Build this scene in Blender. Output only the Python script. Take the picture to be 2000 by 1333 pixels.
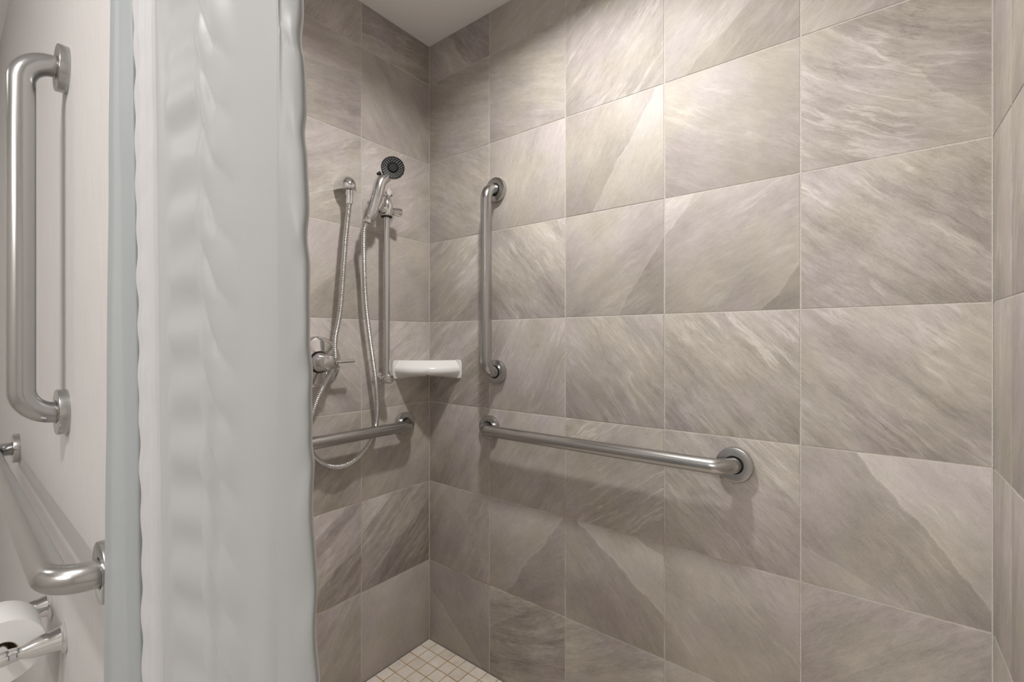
import bpy, math, random
from mathutils import Vector, Matrix
for o in list(bpy.data.objects): bpy.data.objects.remove(o)
scn = bpy.context.scene
COL = scn.collection
V = Vector
pi = math.pi
# ------------------------------------------------------------------ camera
F_PX, YAW, HY = 905.6, 2.23193939, 667.0           # focal length in pixels of a 2000 x 1333 frame
CAM = V((1.349377, -1.215053, 1.14778))
FW = V((math.cos(YAW), math.sin(YAW), 0)); RT = V((math.sin(YAW), -math.cos(YAW), 0))
cd = bpy.data.cameras.new('camera'); cam = bpy.data.objects.new('camera', cd); COL.objects.link(cam)
cd.sensor_width = 36.0; cd.lens = F_PX / 2000 * 36.0; cd.clip_start = 0.01
cam.location = CAM; cam.rotation_euler = (pi / 2, 0, YAW - pi / 2)
scn.camera = cam
# ------------------------------------------------------------------ world, lights, exposure
world = bpy.data.worlds.new('world'); scn.world = world; world.use_nodes = True
world.node_tree.nodes['Background'].inputs[0].default_value = (0.9, 0.95, 1.0, 1)
world.node_tree.nodes['Background'].inputs[1].default_value = 0.05
SHOWER_LAMPS = [((0.77, -0.50, 2.283), 9.0, 150, .045)]
ROOM_LAMPS = [((0.80, -1.85, 2.283), 10.5), ((-0.75, -2.25, 2.283), 3.0)]
FILL_LAMP = (1.15, -2.95, 1.93); FILL_W = 9.5  # out-of-view fill lamp, added to brighten the shower
scn.view_settings.view_transform = 'Standard'; scn.view_settings.look = 'None'
scn.view_settings.gamma = 1.0; scn.view_settings.use_curve_mapping = False
scn.view_settings.exposure = 0.35

# ------------------------------------------------------------------ helpers
def ray_y(px, y, yplane):
    """point of the plane y = yplane seen at pixel (px, y)"""
    d = FW + RT * ((px - 1000) / F_PX) + V((0, 0, (HY - y) / F_PX))
    return CAM + d * ((yplane - CAM.y) / d.y)
def prop(o, label=None, cat=None, group=None, kind=None):
    if label: o['label'] = label
    if cat: o['category'] = cat
    if group: o['group'] = group
    if kind: o['kind'] = kind
    return o
def empty(name, loc, rz=0):
    o = bpy.data.objects.new(name, None); COL.objects.link(o); o.location = loc; o.rotation_euler = (0, 0, rz)
    o.empty_display_size = .03
    return o
def link(name, me, mat=None, parent=None, loc=None, rot=None):
    o = bpy.data.objects.new(name, me); COL.objects.link(o)
    if mat and not me.materials: me.materials.append(mat)
    if parent: o.parent = parent
    if loc is not None: o.location = loc
    if rot is not None: o.rotation_euler = rot
    return o
def mesh(name, vs, fs, smooth=True, angle=40):
    me = bpy.data.meshes.new(name); me.from_pydata([tuple(v) for v in vs], [], fs); me.update()
    if smooth:
        me.polygons.foreach_set('use_smooth', [True] * len(me.polygons))
        if angle < 180: me.set_sharp_from_angle(angle=math.radians(angle))
    return me
class MB:
    def __init__(s): s.v = []; s.f = []
    def add(s, vs, fs):
        b = len(s.v); s.v += [V(v) for v in vs]; s.f += [tuple(i + b for i in f) for f in fs]; return s
    def box(s, lo, hi):
        x0, y0, z0 = lo; x1, y1, z1 = hi
        return s.add([(x0,y0,z0),(x1,y0,z0),(x1,y1,z0),(x0,y1,z0),(x0,y0,z1),(x1,y0,z1),(x1,y1,z1),(x0,y1,z1)],
                     [(0,3,2,1),(4,5,6,7),(0,1,5,4),(1,2,6,5),(2,3,7,6),(3,0,4,7)])
    def lathe(s, p, axis, prof, n=40):
        """prof: list of (distance along axis, radius)"""
        p = V(p); a = V(axis).normalized()
        u = a.orthogonal().normalized(); w = a.cross(u)
        vs = []; fs = []; rings = []
        for (t, r) in prof:
            if r < 1e-6: rings.append([len(vs)]); vs.append(p + a * t)
            else:
                rings.append(list(range(len(vs), len(vs) + n)))
                vs += [p + a * t + (u * math.cos(2*pi*k/n) + w * math.sin(2*pi*k/n)) * r for k in range(n)]
        for A, B in zip(rings, rings[1:]):
            for k in range(n):
                k2 = (k + 1) % n
                if len(A) == 1 and len(B) == 1: break
                if len(A) == 1: fs.append((A[0], B[k2], B[k]))
                elif len(B) == 1: fs.append((A[k], A[k2], B[0]))
                else: fs.append((A[k], A[k2], B[k2], B[k]))
        return s.add(vs, fs)
    def tube(s, pts, rad, n=20, caps=True):
        pts = [V(p) for p in pts]; m = len(pts)
        rr = rad if isinstance(rad, (list, tuple)) else [rad] * m
        tg = []
        for i in range(m):
            a = pts[max(0, i - 1)]; b = pts[min(m - 1, i + 1)]; tg.append((b - a).normalized())
        u = tg[0].orthogonal().normalized(); vs = []; fs = []
        for i in range(m):
            u = (u - tg[i] * u.dot(tg[i])).normalized(); w = tg[i].cross(u)
            vs += [pts[i] + (u * math.cos(2*pi*k/n) + w * math.sin(2*pi*k/n)) * rr[i] for k in range(n)]
        for i in range(m - 1):
            for k in range(n):
                k2 = (k + 1) % n
                fs.append((i*n + k, i*n + k2, (i+1)*n + k2, (i+1)*n + k))
        if caps: fs.append(tuple(range(n - 1, -1, -1))); fs.append(tuple(range((m-1)*n, m*n)))
        return s.add(vs, fs)
    def build(s, name, mat, parent=None, smooth=True, angle=40):
        return link(name, mesh(name, s.v, s.f, smooth, angle), mat, parent)
def catmull(P, per=12):
    P = [V(p) for p in P]; Q = [P[0] * 2 - P[1]] + P + [P[-1] * 2 - P[-2]]; out = []
    for i in range(1, len(Q) - 2):
        for k in range(per):
            t = k / per; a, b, c, d = Q[i-1], Q[i], Q[i+1], Q[i+2]
            out.append(.5 * ((2*b) + (c - a)*t + (2*a - 5*b + 4*c - d)*t*t + (3*b - a - 3*c + d)*t*t*t))
    out.append(P[-1]); return out
def resample(pts, step):
    L = [0]
    for a, b in zip(pts, pts[1:]): L.append(L[-1] + (b - a).length)
    n = max(2, int(L[-1] / step)); out = []; j = 0
    for i in range(n + 1):
        d = L[-1] * i / n
        while j < len(L) - 2 and L[j+1] < d: j += 1
        out.append(pts[j].lerp(pts[j+1], min(1, (d - L[j]) / max(1e-9, L[j+1] - L[j]))))
    return out

# ------------------------------------------------------------------ materials
class NT:
    """small wrapper for writing shader graphs as expressions"""
    def __init__(s, name):
        s.m = bpy.data.materials.new(name); s.m.use_nodes = True; s.t = s.m.node_tree
        s.b = s.t.nodes['Principled BSDF']; s.out = s.t.nodes['Material Output']
    def n(s, typ, **kw):
        nd = s.t.nodes.new(typ)
        for k, v in kw.items(): setattr(nd, k, v)
        return nd
    def l(s, a, b):
        if isinstance(a, (int, float)): b.default_value = a
        elif isinstance(a, tuple): b.default_value = a
        else: s.t.links.new(a, b)
    def M(s, op, a, b=0.0, c=0.0, clamp=False):
        nd = s.n('ShaderNodeMath', operation=op, use_clamp=clamp)
        s.l(a, nd.inputs[0]); s.l(b, nd.inputs[1]); s.l(c, nd.inputs[2]); return nd.outputs[0]
    def add(s, *a):
        r = a[0]
        for x in a[1:]: r = s.M('ADD', r, x)
        return r
    def mul(s, a, b): return s.M('MULTIPLY', a, b)
    def sub(s, a, b): return s.M('SUBTRACT', a, b)
    def comb(s, x, y, z):
        nd = s.n('ShaderNodeCombineXYZ'); s.l(x, nd.inputs[0]); s.l(y, nd.inputs[1]); s.l(z, nd.inputs[2]); return nd.outputs[0]
    def sep(s, v):
        nd = s.n('ShaderNodeSeparateXYZ'); s.l(v, nd.inputs[0]); return nd.outputs
    def noise(s, vec, scale=1.0, detail=2.0, rough=.5):
        nd = s.n('ShaderNodeTexNoise'); s.l(vec, nd.inputs['Vector']); nd.inputs['Scale'].default_value = scale
        nd.inputs['Detail'].default_value = detail; nd.inputs['Roughness'].default_value = rough; return nd.outputs[0]
    def ramp(s, f, stops):
        nd = s.n('ShaderNodeValToRGB'); s.l(f, nd.inputs[0]); e = nd.color_ramp.elements
        while len(e) < len(stops): e.new(.5)
        for k, (p, c) in enumerate(stops): e[k].position = p; e[k].color = (*c, 1)
        return nd.outputs[0]
    def mix(s, f, a, b, blend='MIX'):
        nd = s.n('ShaderNodeMix', data_type='RGBA', blend_type=blend)
        s.l(f, nd.inputs[0]); s.l(a, nd.inputs[6]); s.l(b, nd.inputs[7]); return nd.outputs[2]
    def step(s, x, lo, hi):
        nd = s.n('ShaderNodeMapRange', interpolation_type='SMOOTHSTEP'); s.l(x, nd.inputs[0])
        nd.inputs[1].default_value = lo; nd.inputs[2].default_value = hi; return nd.outputs[0]
    def obj(s, name):
        nd = s.n('ShaderNodeAttribute', attribute_type='OBJECT', attribute_name=name); return nd.outputs['Fac']
    def coord(s, which='Object'): return s.n('ShaderNodeTexCoord').outputs[which]
    def bump(s, h, strength, dist):
        nd = s.n('ShaderNodeBump'); s.l(h, nd.inputs['Height']); nd.inputs['Strength'].default_value = strength
        nd.inputs['Distance'].default_value = dist; s.t.links.new(nd.outputs[0], s.b.inputs['Normal'])
    def set(s, **kw):
        for k, v in kw.items():
            k = k.replace('_', ' '); inp = s.b.inputs[k]
            if isinstance(v, tuple) and len(v) == 3: v = (*v, 1)
            s.l(v, inp)
        return s
def plain(name, col, rough=.5, metal=0.0, spec=.5):
    t = NT(name); t.set(Base_Color=col, Roughness=rough, Metallic=metal); t.b.inputs['Specular IOR Level'].default_value = spec
    return t.m

def slate_material():
    """slate-look porcelain; each tile's veining is set by the tile's own numbers"""
    t = NT('slate_porcelain')
    x, _, z = t.sep(t.coord())
    seed = t.obj('seed'); ang = t.obj('ang'); st = t.obj('st'); vn = t.obj('vn')
    ca = t.M('COSINE', ang); sa = t.M('SINE', ang)
    u = t.add(t.mul(x, ca), t.mul(z, sa)); v = t.sub(t.mul(z, ca), t.mul(x, sa))
    pos = t.comb(x, seed, z)
    w1 = t.sub(t.noise(pos, 5.5, 3, .55), .5)
    v2 = t.add(v, t.mul(w1, .030), t.mul(t.sub(t.noise(pos, 24.0, 3, .6), .5), .010), t.mul(t.mul(u, u), t.obj('cv')))
    streak = t.noise(t.comb(t.mul(u, 7.0), t.mul(v2, 46.0), seed), 1.0, 8, .68)
    relief = t.noise(t.comb(t.mul(u, 45.0), t.mul(v2, 120.0), t.add(seed, 1.3)), 1.0, 5, .6)
    band = t.noise(t.comb(t.mul(u, 1.6), t.mul(v2, 13.0), t.add(seed, 5.3)), 1.0, 4, .55)
    vein = t.noise(t.comb(t.mul(u, 3.0), t.mul(v2, 20.0), t.add(seed, 9.1)), 1.0, 5, .6)
    vein = t.step(t.M('ABSOLUTE', t.sub(vein, .52)), .045, .0)
    vmask = t.step(t.noise(pos, 9.0, 2), .42, .62)
    scr = t.noise(t.comb(t.mul(u, 40.0), t.mul(v2, 300.0), seed), 1.0, 4, .65)
    crack = t.noise(t.comb(t.mul(u, 6.0), t.mul(v2, 30.0), t.add(seed, 2.7)), 1.0, 6, .6)
    crack = t.mul(t.step(t.M('ABSOLUTE', t.sub(crack, .47)), .016, .0), t.step(t.noise(pos, 12.0, 2), .52, .66))
    cloud = t.noise(pos, 7.0, 5, .55)
    cloud2 = t.noise(t.comb(x, t.add(seed, 3.0), z), 6.0, 2, .5)
    grain = t.noise(pos, 420.0, 4, .75)
    lay = []
    for k in ('1', '2'):
        la = t.obj('la' + k)
        d = t.sub(t.add(t.mul(x, t.M('COSINE', la)), t.mul(z, t.M('SINE', la))), t.obj('lo' + k))
        d = t.add(d, t.mul(t.sub(t.noise(pos, 11.0, 4, .55), .5), .045))
        lay.append((t.mul(t.step(d, -.0012, .0012), t.obj('ls' + k)), t.mul(t.step(t.M('ABSOLUTE', d), .005, .0), t.M('ABSOLUTE', t.obj('ls' + k)))))
    strk = t.add(t.mul(t.sub(streak, .5), 1.15), t.mul(t.sub(band, .5), .95), t.mul(t.sub(scr, .5), .6))
    tone = t.add(.5, t.mul(strk, st), t.mul(t.sub(cloud, .5), .55), t.mul(t.sub(grain, .5), .45), t.mul(t.sub(relief, .5), .28),
                 t.mul(t.mul(vein, vmask), t.mul(vn, .34)), t.mul(t.mul(crack, vn), -.22),
                 t.mul(lay[0][0], 1.55), t.mul(lay[1][0], 1.55), t.mul(lay[0][1], .7), t.mul(lay[1][1], .7), t.obj('tint'))
    col = t.ramp(tone, [(0.0, (.240, .215, .197)), (.35, (.400, .369, .341)), (.6, (.525, .492, .458)), (1.0, (.72, .695, .66))])
    hue = t.ramp(cloud2, [(.38, (1.015, 1.0, .95)), (.62, (1.0, .970, 1.01))])
    col = t.mix(1.0, col, hue, 'MULTIPLY')
    t.set(Base_Color=col, Roughness=t.add(.54, t.mul(t.sub(streak, .5), .25)))
    t.b.inputs['Specular IOR Level'].default_value = .3
    t.bump(t.add(t.mul(t.mul(streak, st), .9), t.mul(grain, .22), t.mul(relief, .4), t.mul(scr, .2), t.mul(lay[0][0], 1.4)), .35, .0016)
    return t.m
def grout_material():
    t = NT('grout'); p = t.coord(); x, y, z = t.sep(p)
    n = t.noise(p, 9.0, 3); f = t.noise(p, 400.0, 3)
    rust = t.mul(t.step(n, .5, .68), t.step(z, .95, .25))
    col = t.mix(t.mul(rust, .75), t.ramp(f, [(.3, (.52, .485, .44)), (.7, (.66, .625, .575))]), (.40, .235, .115, 1))
    t.set(Base_Color=col, Roughness=.85); return t.m
def floor_grout_material():
    t = NT('rusty_grout'); p = t.coord(); n = t.noise(p, 14.0, 3)
    t.set(Base_Color=t.ramp(n, [(.4, (.42, .235, .05)), (.62, (.50, .37, .20))]), Roughness=.85); return t.m
def mosaic_material():
    t = NT('mosaic_porcelain'); p = t.coord(); x, y, z = t.sep(p); s = t.obj('seed')
    c = t.noise(t.comb(x, y, s), 30.0, 4); g = t.noise(t.comb(x, y, s), 500.0, 3, .7)
    tone = t.add(t.mul(t.sub(c, .5), .8), t.mul(t.sub(g, .5), .3), t.obj('tint'), .5)
    t.set(Base_Color=t.ramp(tone, [(.1, (.62, .545, .47)), (.5, (.80, .735, .655)), (.9, (.88, .83, .76))]), Roughness=.5)
    t.bump(c, .2, .001); return t.m
def vinyl_material():
    t = NT('linen_vinyl'); p = t.coord(); x, y, z = t.sep(p)
    a = t.noise(t.comb(t.mul(x, 620.0), 0.0, t.mul(z, 9.0)), 1.0, 4, .65)
    b = t.noise(t.comb(t.mul(x, 60.0), 0.0, t.mul(z, 500.0)), 1.0, 3, .6)
    tone = t.add(t.mul(a, .75), t.mul(b, .25))
    t.set(Base_Color=t.ramp(tone, [(.3, (.515, .493, .485)), (.55, (.585, .566, .558)), (.75, (.645, .629, .624))]), Roughness=.62)
    t.b.inputs['Specular IOR Level'].default_value = .3
    t.bump(tone, .35, .0006); return t.m
def painted(name, c):
    t = NT(name); n = t.noise(t.coord(), 300.0, 3)
    t.set(Base_Color=c, Roughness=.8); t.bump(n, .12, .0006); return t.m
def brushed(name, c, rough, along=None):
    t = NT(name); p = t.coord(); x, y, z = t.sep(p)
    n = t.noise(t.comb(t.mul(x, 900.0 if along != 'x' else 12), t.mul(y, 900.0 if along != 'y' else 12), t.mul(z, 900.0 if along != 'z' else 12)), 1.0, 3, .6)
    t.set(Base_Color=c, Metallic=1.0, Roughness=t.add(rough, t.mul(t.sub(n, .5), .03)))
    return t.m
def fabric(name, c, trans, rough=.42):
    t = NT(name); p = t.coord(); x, y, z = t.sep(p)
    w = t.noise(t.comb(t.mul(x, 60.0), t.mul(y, 60.0), t.mul(z, 1800.0)), 1.0, 2)
    t.set(Base_Color=c, Roughness=rough); t.b.inputs['Specular IOR Level'].default_value = .45
    t.b.inputs['Sheen Weight'].default_value = .15
    t.bump(w, .015, .0003)
    tr = t.n('ShaderNodeBsdfTranslucent'); tr.inputs[0].default_value = (*c, 1)
    ms = t.n('ShaderNodeMixShader'); ms.inputs[0].default_value = trans
    t.t.links.new(t.b.outputs[0], ms.inputs[1]); t.t.links.new(tr.outputs[0], ms.inputs[2])
    t.t.links.new(ms.outputs[0], t.out.inputs[0]); return t.m
def emitter(name, c, s):
    t = NT(name); t.set(Base_Color=(.9, .9, .9), Emission_Color=c); t.b.inputs['Emission Strength'].default_value = s; return t.m

SLATE = slate_material(); GROUT = grout_material(); FGROUT = floor_grout_material(); MOSAIC = mosaic_material()
VINYL = vinyl_material(); CEIL = painted('ceiling_paint', (.88, .865, .86)); PAINT = painted('wall_paint', (.76, .74, .715))
FLOORM = painted('bathroom_floor', (.50, .47, .44))
STEEL_X = brushed('brushed_steel_x', (.50, .497, .49), .22, 'x'); STEEL_Y = brushed('brushed_steel_y', (.50, .497, .49), .22, 'y')
STEEL_Z = brushed('brushed_steel_z', (.50, .497, .49), .22, 'z'); STEEL_F = brushed('brushed_steel_flange', (.52, .517, .51), .24, None)
CHROME = plain('chrome', (.80, .80, .80), .09, 1.0); CHROME2 = plain('satin_chrome', (.66, .66, .655), .2, 1.0)
BLACK = plain('black_plastic', (.010, .010, .010), .5, 0.0, .2); NOZ = plain('grey_nozzle', (.5, .5, .49), .4)
DARKGAP = plain('dark_gap', (.02, .02, .02), .8)
CERAMIC = plain('white_ceramic', (.82, .815, .80), .16); PAPER = painted('tissue', (.86, .86, .85)); CARD = plain('cardboard', (.30, .23, .17), .9)
FABRIC = fabric('white_polyester', (.415, .424, .424), .15, .42); FOLD = fabric('white_weave', (.54, .540, .555), .2, .6); LINER = fabric('pale_blue_liner', (.385, .415, .430), .2, .5)
WHITE = plain('white_trim', (.8, .8, .8), .4)

# ------------------------------------------------------------------ tiled shower walls
P = .3048; GAP = .0030; TH = .008; BEV = .0011
CEIL_Z = 2.283; SH_D = .935
_tile_meshes = {}
def tile_mesh(w, h):
    key = (round(w, 4), round(h, 4))
    if key in _tile_meshes: return _tile_meshes[key]
    a = (w - GAP) / 2; c = (h - GAP) / 2; b = BEV
    vs = []; rings = [(a, c, TH), (a, c, b), (a - b * .3, c - b * .3, b * .3), (a - b, c - b, 0)]
    for (hx, hz, y) in rings: vs += [(-hx, y, -hz), (hx, y, -hz), (hx, y, hz), (-hx, y, hz)]
    fs = []
    for i in range(3):
        for k in range(4): k2 = (k + 1) % 4; fs.append((i*4 + k, i*4 + k2, i*4 + 4 + k2, i*4 + 4 + k))
    fs.append((12, 13, 14, 15)); me = mesh('tile', vs, fs, True, 25); me.materials.append(SLATE); _tile_meshes[key] = me; return me
D = math.radians
def style(ang=45, st=.6, vn=.5, tint=0.0, l1=None, l2=None, cv=0.0):
    d = dict(ang=D(ang), st=float(st), vn=float(vn), tint=float(tint), cv=float(cv))
    for k, l in (('1', l1), ('2', l2)):
        la, lo, ls = l if l else (0, 9.0, 0.0)
        d['la'+k] = D(la); d['lo'+k] = float(lo); d['ls'+k] = float(ls)
    return d
BACK = {  # (column, row from the floor): how each tile of the back wall looks
 (0,0): style(-55,.15,.1,-.04,(53,-.048,-.10)), (0,1): style(62,.40,.1,-.08), (0,2): style(58,.50,.2,-.05), (0,3): style(40,.62,.6,.0,(-65,-.01,-.10)),
 (0,4): style(36,.55,.7,.02,(-50,.10,-.08)), (0,5): style(-32,.55,.3,.0), (0,6): style(-14,.50,.3,.0), (0,7): style(-48,.6,.3,-.02,(35,.0,-.12)),
 (1,0): style(18,.75,.5,-.05,(-55,-.095,-.08),None,-.7), (1,1): style(35,.2,.15,-.02,(-38,.026,-.11)), (1,2): style(55,.40,.2,-.05), (1,3): style(62,.25,.55,.0),
 (1,4): style(-48,.72,.6,.0), (1,5): style(66,.22,.2,.05), (1,6): style(-14,.42,.2,.02), (1,7): style(40,.3,.2,.03),
 (2,0): style(28,.62,.4,-.08), (2,1): style(-50,.25,.2,-.12,(53,.058,.16),(68,.17,-.12)), (2,2): style(38,.24,.8,-.02), (2,3): style(-50,.62,.6,-.02),
 (2,4): style(34,.28,.35,.05,(-34,.096,-.11)), (2,5): style(60,.18,.2,-.02,(-33,.032,.13)), (2,6): style(46,.55,.8,.04), (2,7): style(46,.6,.5,.05),
 (3,0): style(40,.25,.2,-.06), (3,1): style(-45,.16,.3,-.05), (3,2): style(-42,.62,.6,-.02,(46,.115,.08)), (3,3): style(-46,.74,.8,.0),
 (3,4): style(28,.24,.5,.03,(143,.151,.12),(-35,.150,-.13)), (3,5): style(-30,.18,.4,.05), (3,6): style(44,.30,.35,.07,(-51,.052,-.09)), (3,7): style(44,.4,.4,.05),
 (4,0): style(44,.4,.2,-.08), (4,1): style(42,.40,.15,-.08), (4,2): style(-48,.26,.3,-.13,(38,.049,.15),(-115,.125,.08)), (4,3): style(-42,.62,.6,-.02),
 (4,4): style(-42,.70,.7,.0), (4,5): style(-30,.62,.9,.03,(42,.032,-.10),None,-.8), (4,6): style(40,.3,.3,.04), (4,7): style(40,.4,.4,.0)}
LEFT = {
 (0,0): style(60,.10,.1,-.03), (0,1): style(40,.80,.7,.05,(-53,.017,-.12),(-52,-.13,-.12)), (0,2): style(48,.40,.2,-.06), (0,3): style(38,.55,.6,.05,(-61,.05,-.07)),
 (0,4): style(30,.16,.2,.02), (0,5): style(34,.50,.5,.06), (0,6): style(-50,.32,.2,-.03), (0,7): style(10,.5,.6,-.06,(90,-.02,-.1)),
 (1,0): style(55,.42,.2,-.10), (1,1): style(40,.78,.7,.02,(-59,.060,-.12)), (1,2): style(45,.5,.3,-.06), (1,3): style(-46,.5,.4,.03),
 (1,4): style(42,.28,.3,.04,(-48,.037,-.08)), (1,5): style(28,.55,.7,.07), (1,6): style(8,.35,.3,.06,(-82,-.03,-.07)), (1,7): style(60,.5,.3,.0)}
def tiled_wall(name, origin, rz, cols, table, label_seed, dflt):
    """origin = lower left corner of the face; local x runs along the wall, the face looks to local -y"""
    rnd = random.Random(label_seed); L = cols[-1]
    mb = MB().box((0, .0011, 0), (L, .10, CEIL_Z)); w = mb.build(name, GROUT, None, False)
    w.location = origin; w.rotation_euler = (0, 0, rz); prop(w, kind='structure')
    rows = [k * P for k in range(8)] + [CEIL_Z]
    for c in range(len(cols) - 1):
        for r in range(8):
            a, b, lo, hi = cols[c], cols[c+1], rows[r], rows[r+1]
            t = link('tile', tile_mesh(b - a, hi - lo), None, w, ((a + b) / 2, rnd.uniform(-.0002, .0003), (lo + hi) / 2),
                     (rnd.uniform(-.0006, .0006), 0, rnd.uniform(-.0006, .0006)))
            st = table.get((c, r)) or dflt(rnd)
            for k, v in st.items(): t[k] = v
            t['seed'] = rnd.uniform(0, 90)
    return w
def rand_style(rnd):
    return style(rnd.choice((-45, 40, 50, -35)), rnd.uniform(.2, .7), rnd.uniform(.2, .6), rnd.uniform(-.04, .04))
def right_style(rnd): return style(rnd.choice((70, 76, 66, 80)), rnd.uniform(.3, .5), rnd.uniform(.3, .6), rnd.uniform(.02, .06))
wall_back = tiled_wall('wall_back', (0, 0, 0), 0, [0, .3048, .6096, .9144, 1.2218, 1.524], BACK, 11, rand_style)
prop(wall_back, 'grey beige slate-look tile wall carrying one upright and one horizontal grab bar', 'wall')
LA = {(2 - c, r): v for (c, r), v in LEFT.items()}          # columns counted from the curtain side
wall_left = tiled_wall('wall_left', (0, -SH_D, 0), pi/2, [0, SH_D - .6, SH_D - .3, SH_D], LA, 5, rand_style)
prop(wall_left, 'slate-look tile end wall behind the hand shower and mixing valve', 'wall')
wall_right = tiled_wall('wall_right', (1.524, 0, 0), -pi/2, [0, .142, .4468, .7516, 1.05], {}, 8, right_style)
prop(wall_right, 'slate-look tile end wall opposite the hand shower', 'wall')

for x0, x1 in ((0.0, .0020), (1.522, 1.524)):
    MB().box((x0, -.0020, 0), (x1, .001, CEIL_Z)).build('corner_joint', GROUT, wall_back, False)

# ------------------------------------------------------------------ shower floor of small square mosaic tiles
fl = MB().box((0, -1.05, -.05), (1.524, 0, -.0018)).build('floor', FGROUT, None, False)
prop(fl, 'beige square mosaic shower floor with rusty brown grout', 'floor', kind='structure')
MP = .0505; M0 = .0445
def mosaic_mesh(w, d):
    a = (w - .0034) / 2; c = (d - .0034) / 2; b = .0009
    vs = []
    for (hx, hy, z) in ((a, c, -.006), (a, c, -b), (a - b, c - b, 0)): vs += [(-hx, -hy, z), (hx, -hy, z), (hx, hy, z), (-hx, hy, z)]
    fs = []
    for i in range(2):
        for k in range(4): k2 = (k + 1) % 4; fs.append((i*4 + k, i*4 + k2, i*4 + 4 + k2, i*4 + 4 + k))
    fs.append((8, 9, 10, 11)); return vs, fs
fx = [0] + [M0 + MP * k for k in range(31)]; fx = [v for v in fx if v < 1.5] + [1.524]
fy = [0] + [M0 + MP * k for k in range(31)]; fy = [v for v in fy if v < 1.03] + [1.05]
rnd = random.Random(3); mm = {}; rest = MB()
for i in range(len(fx) - 1):
    for j in range(len(fy) - 1):
        w, d = fx[i+1] - fx[i], fy[j+1] - fy[j]; c = ((fx[i] + fx[i+1]) / 2, -(fy[j] + fy[j+1]) / 2, 0)
        if c[0] < .78 and -c[1] < .55:
            k = (round(w, 4), round(d, 4))
            if k not in mm: mm[k] = mesh('mosaic_tile', *mosaic_mesh(w, d), True, 25); mm[k].materials.append(MOSAIC)
            t = link('mosaic_tile', mm[k], None, fl, c, (rnd.uniform(-.004, .004), rnd.uniform(-.004, .004), 0))
            t['seed'] = rnd.uniform(0, 50); t['tint'] = rnd.uniform(-.16, .12)
        else:
            vs, fs = mosaic_mesh(w, d); rest.add([V(v) + V(c) for v in vs], fs)
ro = rest.build('mosaic_field', MOSAIC, fl, True, 25); ro['kind'] = 'stuff'; ro['seed'] = 1.0; ro['tint'] = 0.0

# ------------------------------------------------------------------ bathroom shell
WP0 = V((.535, -1.05, 0)); WP1 = V((-.6, -1.03, 0)); WD = (WP0 - WP1).normalized(); WN = V((WD.y, -WD.x, 0)); WA = math.atan2(WD.y, WD.x)
def wl(s, o, z): return WP0 + WD * s + WN * o + V((0, 0, z))            # point on / in front of the papered partition
part_ = MB().box((-1.95, 0, 0), (.045, .105, CEIL_Z)).build('wall_partition', VINYL, None, False)
part_.location = WP0; part_.rotation_euler = (0, 0, WA)
prop(part_, 'cream linen-textured papered partition wall with grab bars beside the shower', 'wall', kind='structure')
c_ = MB().box((-1.5, -3.05, CEIL_Z), (2.75, .1, CEIL_Z + .05)).build('ceiling', CEIL, None, False); prop(c_, 'plain off-white painted ceiling', 'ceiling', kind='structure')
f2 = MB().box((-1.5, -3.05, -.05), (2.75, -1.05, -.004)).build('floor_bathroom', FLOORM, None, False); prop(f2, 'grey bathroom floor outside the shower', 'floor', kind='structure')
for nm, lo, hi in (('wall_front', (-1.5, -3.05, 0), (2.75, -2.95, CEIL_Z)), ('wall_toilet', (-1.5, -2.95, 0), (-1.36, -1.0, CEIL_Z)), ('wall_vanity', (2.65, -2.95, 0), (2.75, -1.05, CEIL_Z)),
                   ('wall_return', (1.63, -1.05, 0), (2.75, -.95, CEIL_Z))):
    w = MB().box(lo, hi).build(nm, PAINT, None, False); prop(w, 'plain cream painted bathroom ' + nm.replace('_', ' '), 'wall', kind='structure')
def downlight(loc, watts, label, rad, spread=180):
    t = empty('ceiling_downlight', loc)
    MB().lathe((0, 0, 0), (0, 0, -1), [(0, rad + .022), (.004, rad + .021), (.006, rad + .012), (.004, rad), (.0, rad)]).build('trim_ring', WHITE, t)
    MB().lathe((0, 0, -.0005), (0, 0, -1), [(0, rad), (.0015, rad * .9), (.002, 0)]).build('lens', emitter('lamp_lens', (1, .93, .84, 1), 6.0), t)
    ld = bpy.data.lights.new('downlight', 'AREA'); ld.shape = 'DISK'; ld.size = rad * 2; ld.energy = watts; ld.color = (1.0, .975, .945); ld.spread = D(spread)
    lo = bpy.data.objects.new('downlight', ld); COL.objects.link(lo); lo.parent = t; lo.location = (0, 0, -.008)
    prop(t, label, 'lamp')
for k, (p, w, sp, rd) in enumerate(SHOWER_LAMPS):
    downlight(p, w, 'recessed round downlight in the shower ceiling', rd, sp)
for k, (p, w) in enumerate(ROOM_LAMPS):
    downlight(p, w, ('recessed round downlight in the bathroom ceiling outside the curtain', 'recessed round downlight in the ceiling over the toilet corner')[k], .085)

def fill_light():  # invented fixture behind the camera, added as fill for walls and ceiling
    t = empty('fill_light', FILL_LAMP)
    MB().box((-.34, 0, -.05), (.34, .022, .05)).build('back_plate', CHROME2, t, False)
    MB().tube([(-.32, .07, 0), (.32, .07, 0)], .042, 28).build('diffuser', emitter('fill_diffuser', (1, .96, .91, 1), 5.0), t)
    for x in (-.25, .25): MB().box((x - .012, .02, -.012), (x + .012, .05, .012)).build('bracket', CHROME2, t, False)
    ld = bpy.data.lights.new('fill_tube', 'AREA'); ld.shape = 'RECTANGLE'; ld.size = .64; ld.size_y = .09; ld.energy = FILL_W; ld.color = (1.0, .97, .935)
    lo = bpy.data.objects.new('fill_tube', ld); COL.objects.link(lo); lo.parent = t; lo.location = (0, .118, 0); lo.rotation_euler = (pi/2, 0, 0)
    prop(t, 'added white tube fill light, out of view on the wall facing the shower', 'lamp')
fill_light()

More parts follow.
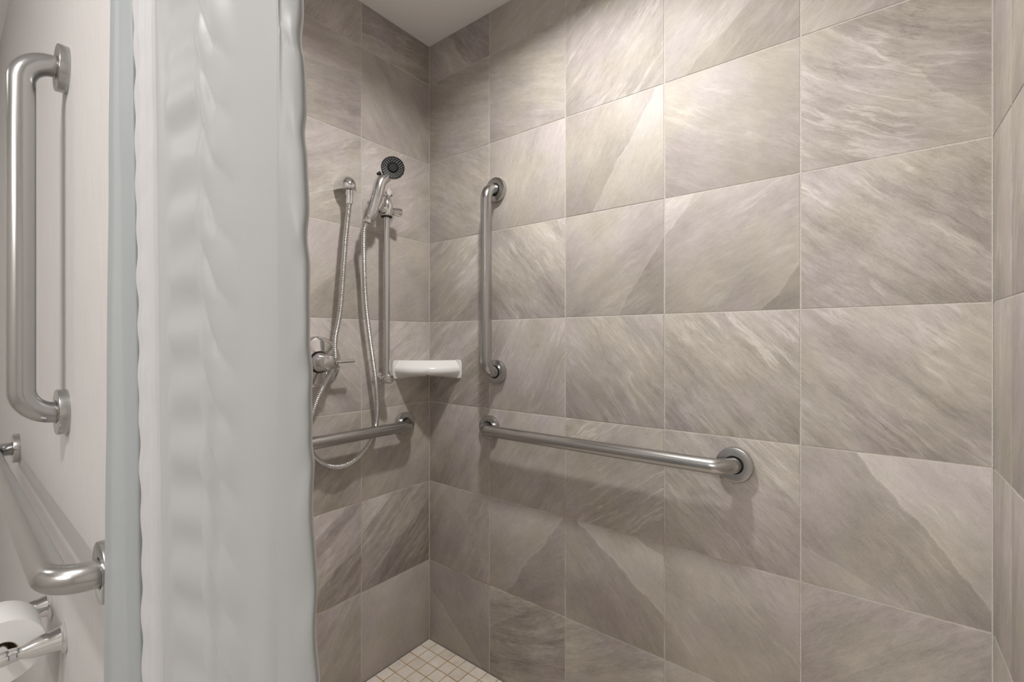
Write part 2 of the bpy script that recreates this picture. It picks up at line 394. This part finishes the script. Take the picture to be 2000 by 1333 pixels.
# ------------------------------------------------------------------ grab bars
def grab_bar(p0, p1, n, mat, label, standoff=.057, r=.0187, R=.0412, ft=.0150):
    p0, p1, n = V(p0), V(p1), V(n).normalized(); d = (p1 - p0).normalized(); rb = .044
    t = empty('grab_bar', p0); inv = -p0
    path = [p0 + n * .003, p0 + n * (standoff - rb)]
    for k in range(1, 13):
        a = pi / 2 * k / 12; path.append(p0 + n * (standoff - rb + rb * math.sin(a)) + d * (rb - rb * math.cos(a)))
    L = (p1 - p0).length
    for k in range(1, 10): path.append(p0 + n * standoff + d * (rb + (L - 2 * rb) * k / 10))
    for k in range(13):
        a = pi / 2 * k / 12; path.append(p1 - d * (rb - rb * math.sin(a)) + n * (standoff - rb + rb * math.cos(a)))
    path += [p1 + n * .003]
    MB().tube([q + inv for q in path], r, 32).build('rail', mat, t)
    for q in (p0, p1):
        b = q + inv
        fo = MB().lathe(b, n, [(0, R), (ft - .0016, R), (ft - .0005, R - .0005), (ft, R - .0018), (ft, r + .0035), (ft - .002, r + .0026)], 56).build('flange', STEEL_F, t, True, 30)
        MB().lathe(b + n * (ft - .0022), n, [(0, r + .003), (.0006, r + .0026), (.0006, r - .001)], 40).build('gap_ring', DARKGAP, fo)
    prop(t, label, 'grab bar', 'stainless grab bars')
    return t
grab_bar((.340, 0, 1.043), (.340, 0, 1.660), (0, -1, 0), STEEL_Z, 'upright stainless steel grab bar on the back tile wall above the soap shelf side')
grab_bar((.311, 0, .851), (1.087, 0, .851), (0, -1, 0), STEEL_X, 'horizontal stainless steel grab bar along the back tile wall')
grab_bar((0, -.124, .848), (0, -.734, .848), (1, 0, 0), STEEL_Y, 'horizontal stainless steel grab bar under the mixing valve, half behind the curtain')
grab_bar(wl(-.36, 0, 1.018), wl(-.36, 0, 1.647), WN, STEEL_Z, 'upright stainless steel grab bar on the cream papered wall', .0585)
grab_bar(wl(-.005, 0, .836), wl(-1.15, 0, .836), WN, STEEL_X, 'long horizontal stainless steel grab bar on the papered wall above the toilet roll', .058)

# ------------------------------------------------------------------ corner soap shelf
def soap_shelf():
    N = 25; rings = []
    def front(leg, z, bulge=0.0, notch=0.0):
        o = []
        for k in range(N):
            q = k / (N - 1); a = pi / 2 * q; p = V((leg * q, -leg * (1 - q), z)).lerp(V((leg * math.sin(a), -leg * math.cos(a), z)), .85)
            p += V((1, -1, 0)).normalized() * bulge * 4 * q * (1 - q)
            if notch: p.z += notch * math.exp(-((q - .5) / .035) ** 2)
            o.append(p)
        return o
    def walls(leg, z):
        o = []
        for k in range(N):
            q = k / (N - 1); o.append(V((0, -leg * (1 - 2*q), z)) if q <= .5 else V((leg * (2*q - 1), 0, z)))
        return o
    rings = [walls(.160, 1.0125), front(.165, 1.0300, .002), front(.1685, 1.0345, .003, .004), front(.1700, 1.0400, .003, .003), front(.1695, 1.0500, .003), front(.166, 1.0540, .002),
             front(.150, 1.0760, -.004), front(.145, 1.0785, -.005), front(.130, 1.0775, -.006), front(.115, 1.068, -.006), walls(.06, 1.066)]
    vs = [p for r in rings for p in r]; fs = []
    for i in range(len(rings) - 1):
        for k in range(N - 1): fs.append((i*N + k, i*N + k + 1, (i+1)*N + k + 1, (i+1)*N + k))
    o = link('soap_shelf', mesh('soap_shelf', vs, fs, True, 45), CERAMIC)
    o.data.polygons.foreach_set('use_smooth', [True] * len(o.data.polygons))
    prop(o, 'white glazed ceramic corner soap shelf in the tiled corner', 'soap shelf')
    for s in (0, 1):
        e = MB()       # raised end lips on the walls
        pr = [(.158, 1.0125), (.170, 1.0145), (.1735, 1.030), (.1735, 1.066), (.168, 1.0785), (.150, 1.0795), (.140, 1.068), (.150, 1.030)]
        a = [(0.0, -l, z) for l, z in pr]; b = [(.006, -l + .003, z - .0005) for l, z in pr]
        if s: a = [(-y, -x, z) for x, y, z in a]; b = [(-y, -x, z) for x, y, z in b]
        n = len(a); f = [tuple(range(n)), tuple(range(2*n - 1, n - 1, -1))] + [(k, (k+1) % n, n + (k+1) % n, n + k) for k in range(n)]
        e.add(a + b, f); e.build('end_lip', CERAMIC, o, True, 50)
soap_shelf()

# ------------------------------------------------------------------ hand shower on its slide bar, hose, outlet, valve
def slide_bar():
    t = empty('shower_slide_bar', (0, -.240, 1.0)); o = V((0, -.240, 1.0)); y = -.240; bx = .055
    MB().tube([V((bx, y, 1.018)) - o, V((bx, y, 1.640)) - o], .0108, 24).build('bar', CHROME2, t)
    for z in (1.020, 1.646):
        b = MB().lathe(V((0, y, z)) - o, (1, 0, 0), [(0, .021), (.006, .021), (.010, .017), (.014, .0115), (.040, .0105), (.046, .0145), (.070, .0165), (.076, .0145), (.079, 0)], 32)
        b.build('wall_bracket', CHROME, t)
    # sliding holder
    h = MB().lathe(V((bx, y, 1.567)) - o, (0, 0, 1), [(0, .0), (0, .0165), (.002, .0182), (.010, .0195), (.030, .0215), (.046, .019), (.060, .0145), (.064, .012), (.064, 0)], 32).build('holder', CHROME, t)
    MB().lathe(V((bx, y, 1.5655)) - o, (0, 0, 1), [(0, 0), (0, .0185), (.003, .0185), (.003, 0)], 28).build('collar', BLACK, h)
    MB().lathe(V((bx, y + .014, 1.591)) - o, (.25, 1, -.05), [(0, .0085), (.012, .0085), (.013, .0125), (.030, .0145), (.038, .0145), (.041, .011), (.0415, 0)], 24).build('knob', CHROME, h)
    MB().lathe(V((bx + .004, y - .010, 1.583)) - o, (.34, -.9, .0), [(0, .0125), (.030, .0105), (.052, .0115)], 24).build('arm', CHROME, h)
    MB().lathe(V((.082, -.303, 1.574)) - o, V((.12, .42, .90)), [(-.002, .0165), (0, .0195), (.022, .0205), (.024, .0175)], 28).build('cradle', CHROME2, h)
    prop(t, 'slim chrome shower slide bar with holder fixed beside the tiled corner', 'slide bar')
slide_bar()
HB = V((.080, -.316, 1.556)); HT = V((.092, -.292, 1.660)); HC = V((.112, -.2585, 1.7135)); HN = V((.79, -.60, .03)).normalized()
def hand_shower():
    t = empty('hand_shower', HB)
    o = HB
    path = resample(catmull([HB + V((-.004, -.008, -.016)), HB, HB.lerp(HT, .5) + V((.003, 0, 0)), HT, HC - HN * .020 + V((-.004, -.018, -.026))], 10), .006)
    m = len(path); rr = []
    for i in range(m):
        q = i / (m - 1); rr.append(.0130 + .0040 * min(1, q / .12) + .0018 * math.sin(pi * min(1, q)) - .002 * max(0, q - .8) / .2)
    MB().tube([p - o for p in path], rr, 24).build('handle', CHROME2, t)
    hd = MB().lathe(HC - HN * .030 - o, HN, [(0, 0), (.0005, .012), (.006, .024), (.016, .034), (.026, .0385), (.031, .0385), (.0325, .0372)], 44).build('head', CHROME, t)
    fc = MB().lathe(HC - HN * .030 - o, HN, [(.0315, .0376), (.0335, .0355), (.0325, .030), (.031, .0165), (.0345, .0125), (.0345, 0)], 44).build('spray_face', BLACK, hd)
    u = HN.orthogonal().normalized(); w = HN.cross(u); nz = MB()
    for rad, cnt in ((.0315, 26), (.0265, 22), (.0215, 18)):
        for k in range(cnt):
            a = 2 * pi * k / cnt; q = HC + HN * (.0012 + (.0008 if rad > .03 else 0)) + (u * math.cos(a) + w * math.sin(a)) * rad - o
            nz.lathe(q, HN, [(0, .0013), (.0022, .0010), (.0024, 0)], 6)
    z = nz.build('nozzles', NOZ, fc); z['kind'] = 'stuff'
    MB().lathe(HC - HN * .004 - u * 0 - o + V((-.02, -.034, -.020)), V((-.3, -.8, -.5)), [(0, .006), (.012, .004), (.013, 0)], 12).build('mode_tab', BLACK, hd)
    MB().lathe(HB + V((-.008, -.014, -.030)) - o, (HT - HB), [(0, .0095), (.002, .0125), (.018, .0135), (.022, .0125)], 12).build('hose_nut', CHROME, t, True, 25)
    # ribbed metal hose: from the handset down, round the loop and up to the wall outlet
    q = [HB + V((-.008, -.015, -.030)), V((.064, -.335, 1.49)), V((.046, -.322, 1.393)), V((.042, -.313, 1.277)), V((.040, -.2965, 1.160)), V((.042, -.2745, 1.015)), V((.034, -.262, .920)), V((.027, -.266, .852)),
         V((.030, -.300, .798)), V((.034, -.355, .762)), V((.036, -.412, .756)), V((.032, -.456, .776)), V((.027, -.484, .806)), V((.026, -.497, .848)), V((.027, -.495, .900)), V((.038, -.480, .967)), V((.045, -.452, 1.030)),
         V((.044, -.424, 1.083)), V((.043, -.423, 1.150)), V((.052, -.410, 1.254)), V((.044, -.388, 1.465)), V((.044, -.3745, 1.585))]
    pts = resample(catmull(q, 14), .0011); rad = []
    for i in range(len(pts)): rad.append((.0082, .0084, .0082, .0064, .0064)[i % 5])
    MB().tube([p - o for p in pts], rad, 12).build('hose', CHROME2, t, True, 180)
    MB().lathe(V((.044, -.3745, 1.580)) - o, (0, .03, 1), [(0, .0080), (.001, .0100), (.030, .0112), (.032, .0112), (.032, 0)], 14).build('hose_nut', CHROME, t, True, 25)
    prop(t, 'chrome hand shower with black spray face and ribbed metal hose', 'hand shower')
hand_shower()
def outlet():
    c = V((0, -.368, 1.640)); t = empty('hose_outlet', c)
    # round escutcheon whose top swells out to a hooded spout
    N = 44; vs = []; fs = []; RG = 10
    for i in range(RG + 1):            # half dome on the wall, cut off flat underneath
        th = pi / 2 * i / RG; out = .006 * min(1, i) + .056 * math.sin(th); q = math.cos(th) if i else 1.0
        for k in range(N):
            a = 2 * pi * k / N
            vs.append((out if i else 0, .0345 * q * math.cos(a) - .10 * out, max(.0390 * q * math.sin(a), -.0135) - .0016 * (1 - q)))
    for i in range(RG):
        for k in range(N): k2 = (k+1) % N; fs.append((i*N + k, i*N + k2, (i+1)*N + k2, (i+1)*N + k))
    link('hood', mesh('hood', vs, fs, True, 55), CHROME, t)
    MB().lathe(V((.044, -.3745 + .368, 1.609 - 1.640)), (0, 0, 1), [(0, 0), (0, .0118), (.014, .0118), (.014, 0)], 24).build('spigot', CHROME, t)
    prop(t, 'hooded chrome hose outlet on the tile wall feeding the hand shower', 'hose outlet')
outlet()
def valve():
    c = V((0, -.459, 1.083)); t = empty('mixing_valve', c)
    MB().lathe((0, 0, 0), (1, 0, 0), [(0, .0800), (.004, .0800), (.007, .0775), (.010, .066), (.014, .040), (.016, .034)], 64).build('escutcheon', CHROME, t)
    MB().lathe((.010, 0, 0), (1, 0, 0), [(0, .030), (.024, .0275), (.028, .0245), (.030, .0245), (.060, .0235), (.068, .021), (.072, .013), (.073, 0)], 40).build('hub', CHROME2, t)
    lv = MB().tube([(.056, .018, .0), (.058, .05, .001), (.059, .092, .002)], [.0058, .0052, .0048], 20).build('lever', CHROME2, t)
    MB().lathe((.055, .018, 0), (0, 1, 0), [(-.002, .0085), (.008, .0085), (.010, .006)], 20).build('lever_socket', CHROME, lv)
    prop(t, 'round chrome mixing valve with pin lever beside the curtain edge', 'shower valve')
valve()

# ------------------------------------------------------------------ toilet roll and holder on the papered wall
def roll_holder():
    z = .593; sa, sb, off = -.381, -.552, .078; o = wl(sa, 0, z); t = empty('toilet_roll_holder', o)
    for s in (sa, sb):
        b = wl(s, 0, z) - o
        a = MB().lathe(b, WN, [(0, .0275), (.0025, .0285), (.0045, .0270), (.0070, .0215), (.022, .0185), (.040, .0170), (.054, .0120), (.060, .0105), (.068, .0120), (.080, .0130), (.088, .0105), (.0905, 0)], 36).build('post', CHROME, t)
    MB().tube([wl(sa, off, z) - o, wl(sb, off, z) - o], .0085, 24).build('spindle', CHROME, t)
    prop(t, 'chrome two-post toilet roll holder under the long grab bar', 'roll holder')
    p = wl(-.419, off, z - .0085); r = empty('toilet_roll', p)
    R, rc, w = .0575, .0205, .100
    MB().lathe((0, 0, 0), -WD, [(0, rc), (0, rc + .002), (0, rc + .012), (.0005, R - .001), (.002, R), (w - .002, R), (w - .0005, R - .001), (w, rc + .012), (w, rc)], 64).build('paper', PAPER, r, True, 50)
    MB().lathe((0, 0, 0), -WD, [(.0006, rc + .0004), (-.0004, rc), (0, rc - .0012), (w, rc - .0012), (w + .0004, rc), (w, rc + .0004)], 48).build('core', CARD, r)
    prop(r, 'white toilet paper roll on the chrome two-post holder', 'toilet roll')
roll_holder()

# ------------------------------------------------------------------ shower curtain, drawn together at the end of the partition
def sm(a, b, x):
    t = max(0.0, min(1.0, (x - a) / (b - a))); return t * t * (3 - 2 * t)
CREASE = .0490
def curtain_sheet(name, keys, mat, parent, ripple, nz=520, ns=160, z0=.03, z1=2.262, extra=None):
    """keys: (pixel column where the cloth crosses eye level, its y in the room, drift of the column top to bottom)"""
    kp = catmull([V((a, b * 1000, c)) for a, b, c in keys], 14); kp = resample(kp, sum((b - a).length for a, b in zip(kp, kp[1:])) / (ns - .5)); idx = range(len(kp)); ns = len(kp)
    vs = []; fs = []
    for j in range(nz):
        q = j / (nz - 1); z = z0 + (z1 - z0) * q
        for i in idx:
            px, yy, dr = kp[i].x, kp[i].y / 1000, kp[i].z
            g = ray_y(px, HY, yy); dep = (g - CAM).dot(FW)
            yi = max(-1.3, min(1.3, -(z - CAM.z) * F_PX / dep / 667.0))
            p = ray_y(px + dr * yi, HY, yy); p.y += ripple(px, z); p.z = z
            if extra: p.y += extra(px, yi)
            vs.append(p)
    for j in range(nz - 1):
        for i in range(ns - 1): a = j * ns + i; fs.append((a, a + 1, a + ns + 1, a + ns))
    o = link(name, mesh(name, vs, fs, True, 180), mat, parent)
    return o
from mathutils import noise as mnoise
def rip_main(px, z):
    row = math.floor(z / CREASE)
    k = z / CREASE + .012 * (px - 360) * sm(395, 430, px) - .0012 * (px - 360)
    f = k - math.floor(k)
    n = mnoise.noise(V((px * .010, z * 22, 1.7))); n2 = mnoise.noise(V((px * .03, z * 55, 4.2))); nr = mnoise.noise(V((math.floor(k) * 3.71, 2.2, 0)))
    a1 = sm(322, 345, px) * (1 - sm(385, 412, px)); a2 = sm(392, 410, px) * (1 - sm(432, 480, px)); a3 = sm(562, 588, px)
    puff = .5 - .5 * math.cos(2 * pi * k)
    fold = math.sin(pi * f) ** .75                                # creased along each packing fold
    ridge = math.exp(-((px - 407 - 5 * n) / 11.0) ** 2)
    d = -.0040 * a1 * puff * (.8 + .7 * nr) - .0036 * a2 * fold * (.75 + .7 * nr) - .0017 * ridge
    d += .0017 * n * (a1 + a2 + .30 + .1 * a3) + .0005 * n2 * (a1 + a2)
    d += -.0008 * a3 * math.sin(z * 88 + 2.5 * n)
    return d * sm(312, 332, px)
def rip_fold(px, z):
    n = mnoise.noise(V((px * .02, z * 24, 7.7)))
    return -.0022 * math.exp(-((px - 276) / 4.0) ** 2) * 0 - .0008 * math.sin((px - 277) * .45) * sm(268, 276, px) * (1 - sm(300, 306, px)) + .0007 * math.sin(2 * pi * z / CREASE) * (1 - sm(280, 292, px)) + .0012 * n
def rip_liner(px, z): return .0010 * mnoise.noise(V((px * .02, z * 7, 3.1)))
cur = empty('shower_curtain', (.85, -1.06, .03)); cur_off = -V((.85, -1.06, .03))
parts = []
parts.append(curtain_sheet('liner', [(234, -1.0660, -4), (214, -1.0665, -6), (209, -1.0705, -6), (216, -1.0725, -5), (240, -1.071, 0), (268, -1.064, 6), (296, -1.048, 8), (330, -1.030, 8)], LINER, cur, rip_liner, 200, 90))
parts.append(curtain_sheet('curtain_fold', [(330, -1.040, 10), (296, -1.056, 10), (275, -1.068, 10), (270, -1.0745, 10), (277, -1.078, 9), (290, -1.077, 9), (303, -1.0755, 8), (316, -1.0725, 8), (324, -1.0700, 8)],
     FOLD, cur, rip_fold, 420, 150))
parts.append(curtain_sheet('curtain_panel', [(330, -1.0640, 8), (322, -1.0700, 8), (314, -1.0770, 8), (310.5, -1.0815, 8), (313, -1.0838, 8), (320, -1.0838, 8), (333, -1.0818, 8), (350, -1.0795, 8), (385, -1.0750, 9), (408, -1.0730, 10), (430, -1.0698, 11), (470, -1.0638, 12), (510, -1.0576, 10), (545, -1.0515, 4), (560, -1.0485, 8), (585, -1.044, 13), (604, -1.038, 15)],
     FABRIC, cur, rip_main, 620, 420))
def flap(px, yi):
    yp = 667 + yi * 667
    return -.0009 * sm(2, -2, yp - (40 + (px - 541) * .85))
parts.append(curtain_sheet('hem', [(541.2, -1.0530, 0), (546, -1.0525, 1), (560, -1.0505, 8), (585, -1.0462, 13), (600, -1.0425, 15), (607, -1.0385, 15), (606, -1.0365, 15), (600, -1.0385, 15)], FABRIC, cur, lambda px, z: rip_main(px, z) * 1.2, 620, 70, extra=flap))
for o in parts: o.location = cur_off
prop(cur, 'white satin shower curtain gathered beside the papered wall', 'shower curtain')
tr = empty('curtain_track', (1.05, -1.055, CEIL_Z))
MB().box((-.45, -.034, -.020), (.46, .034, 0)).build('rail', WHITE, tr, False)
for x in (-.453, .46): MB().box((x, -.036, -.022), (x + .004, .036, 0)).build('end_cap', WHITE, tr, False)
prop(tr, 'white ceiling-mounted curtain track over the shower opening', 'curtain track')
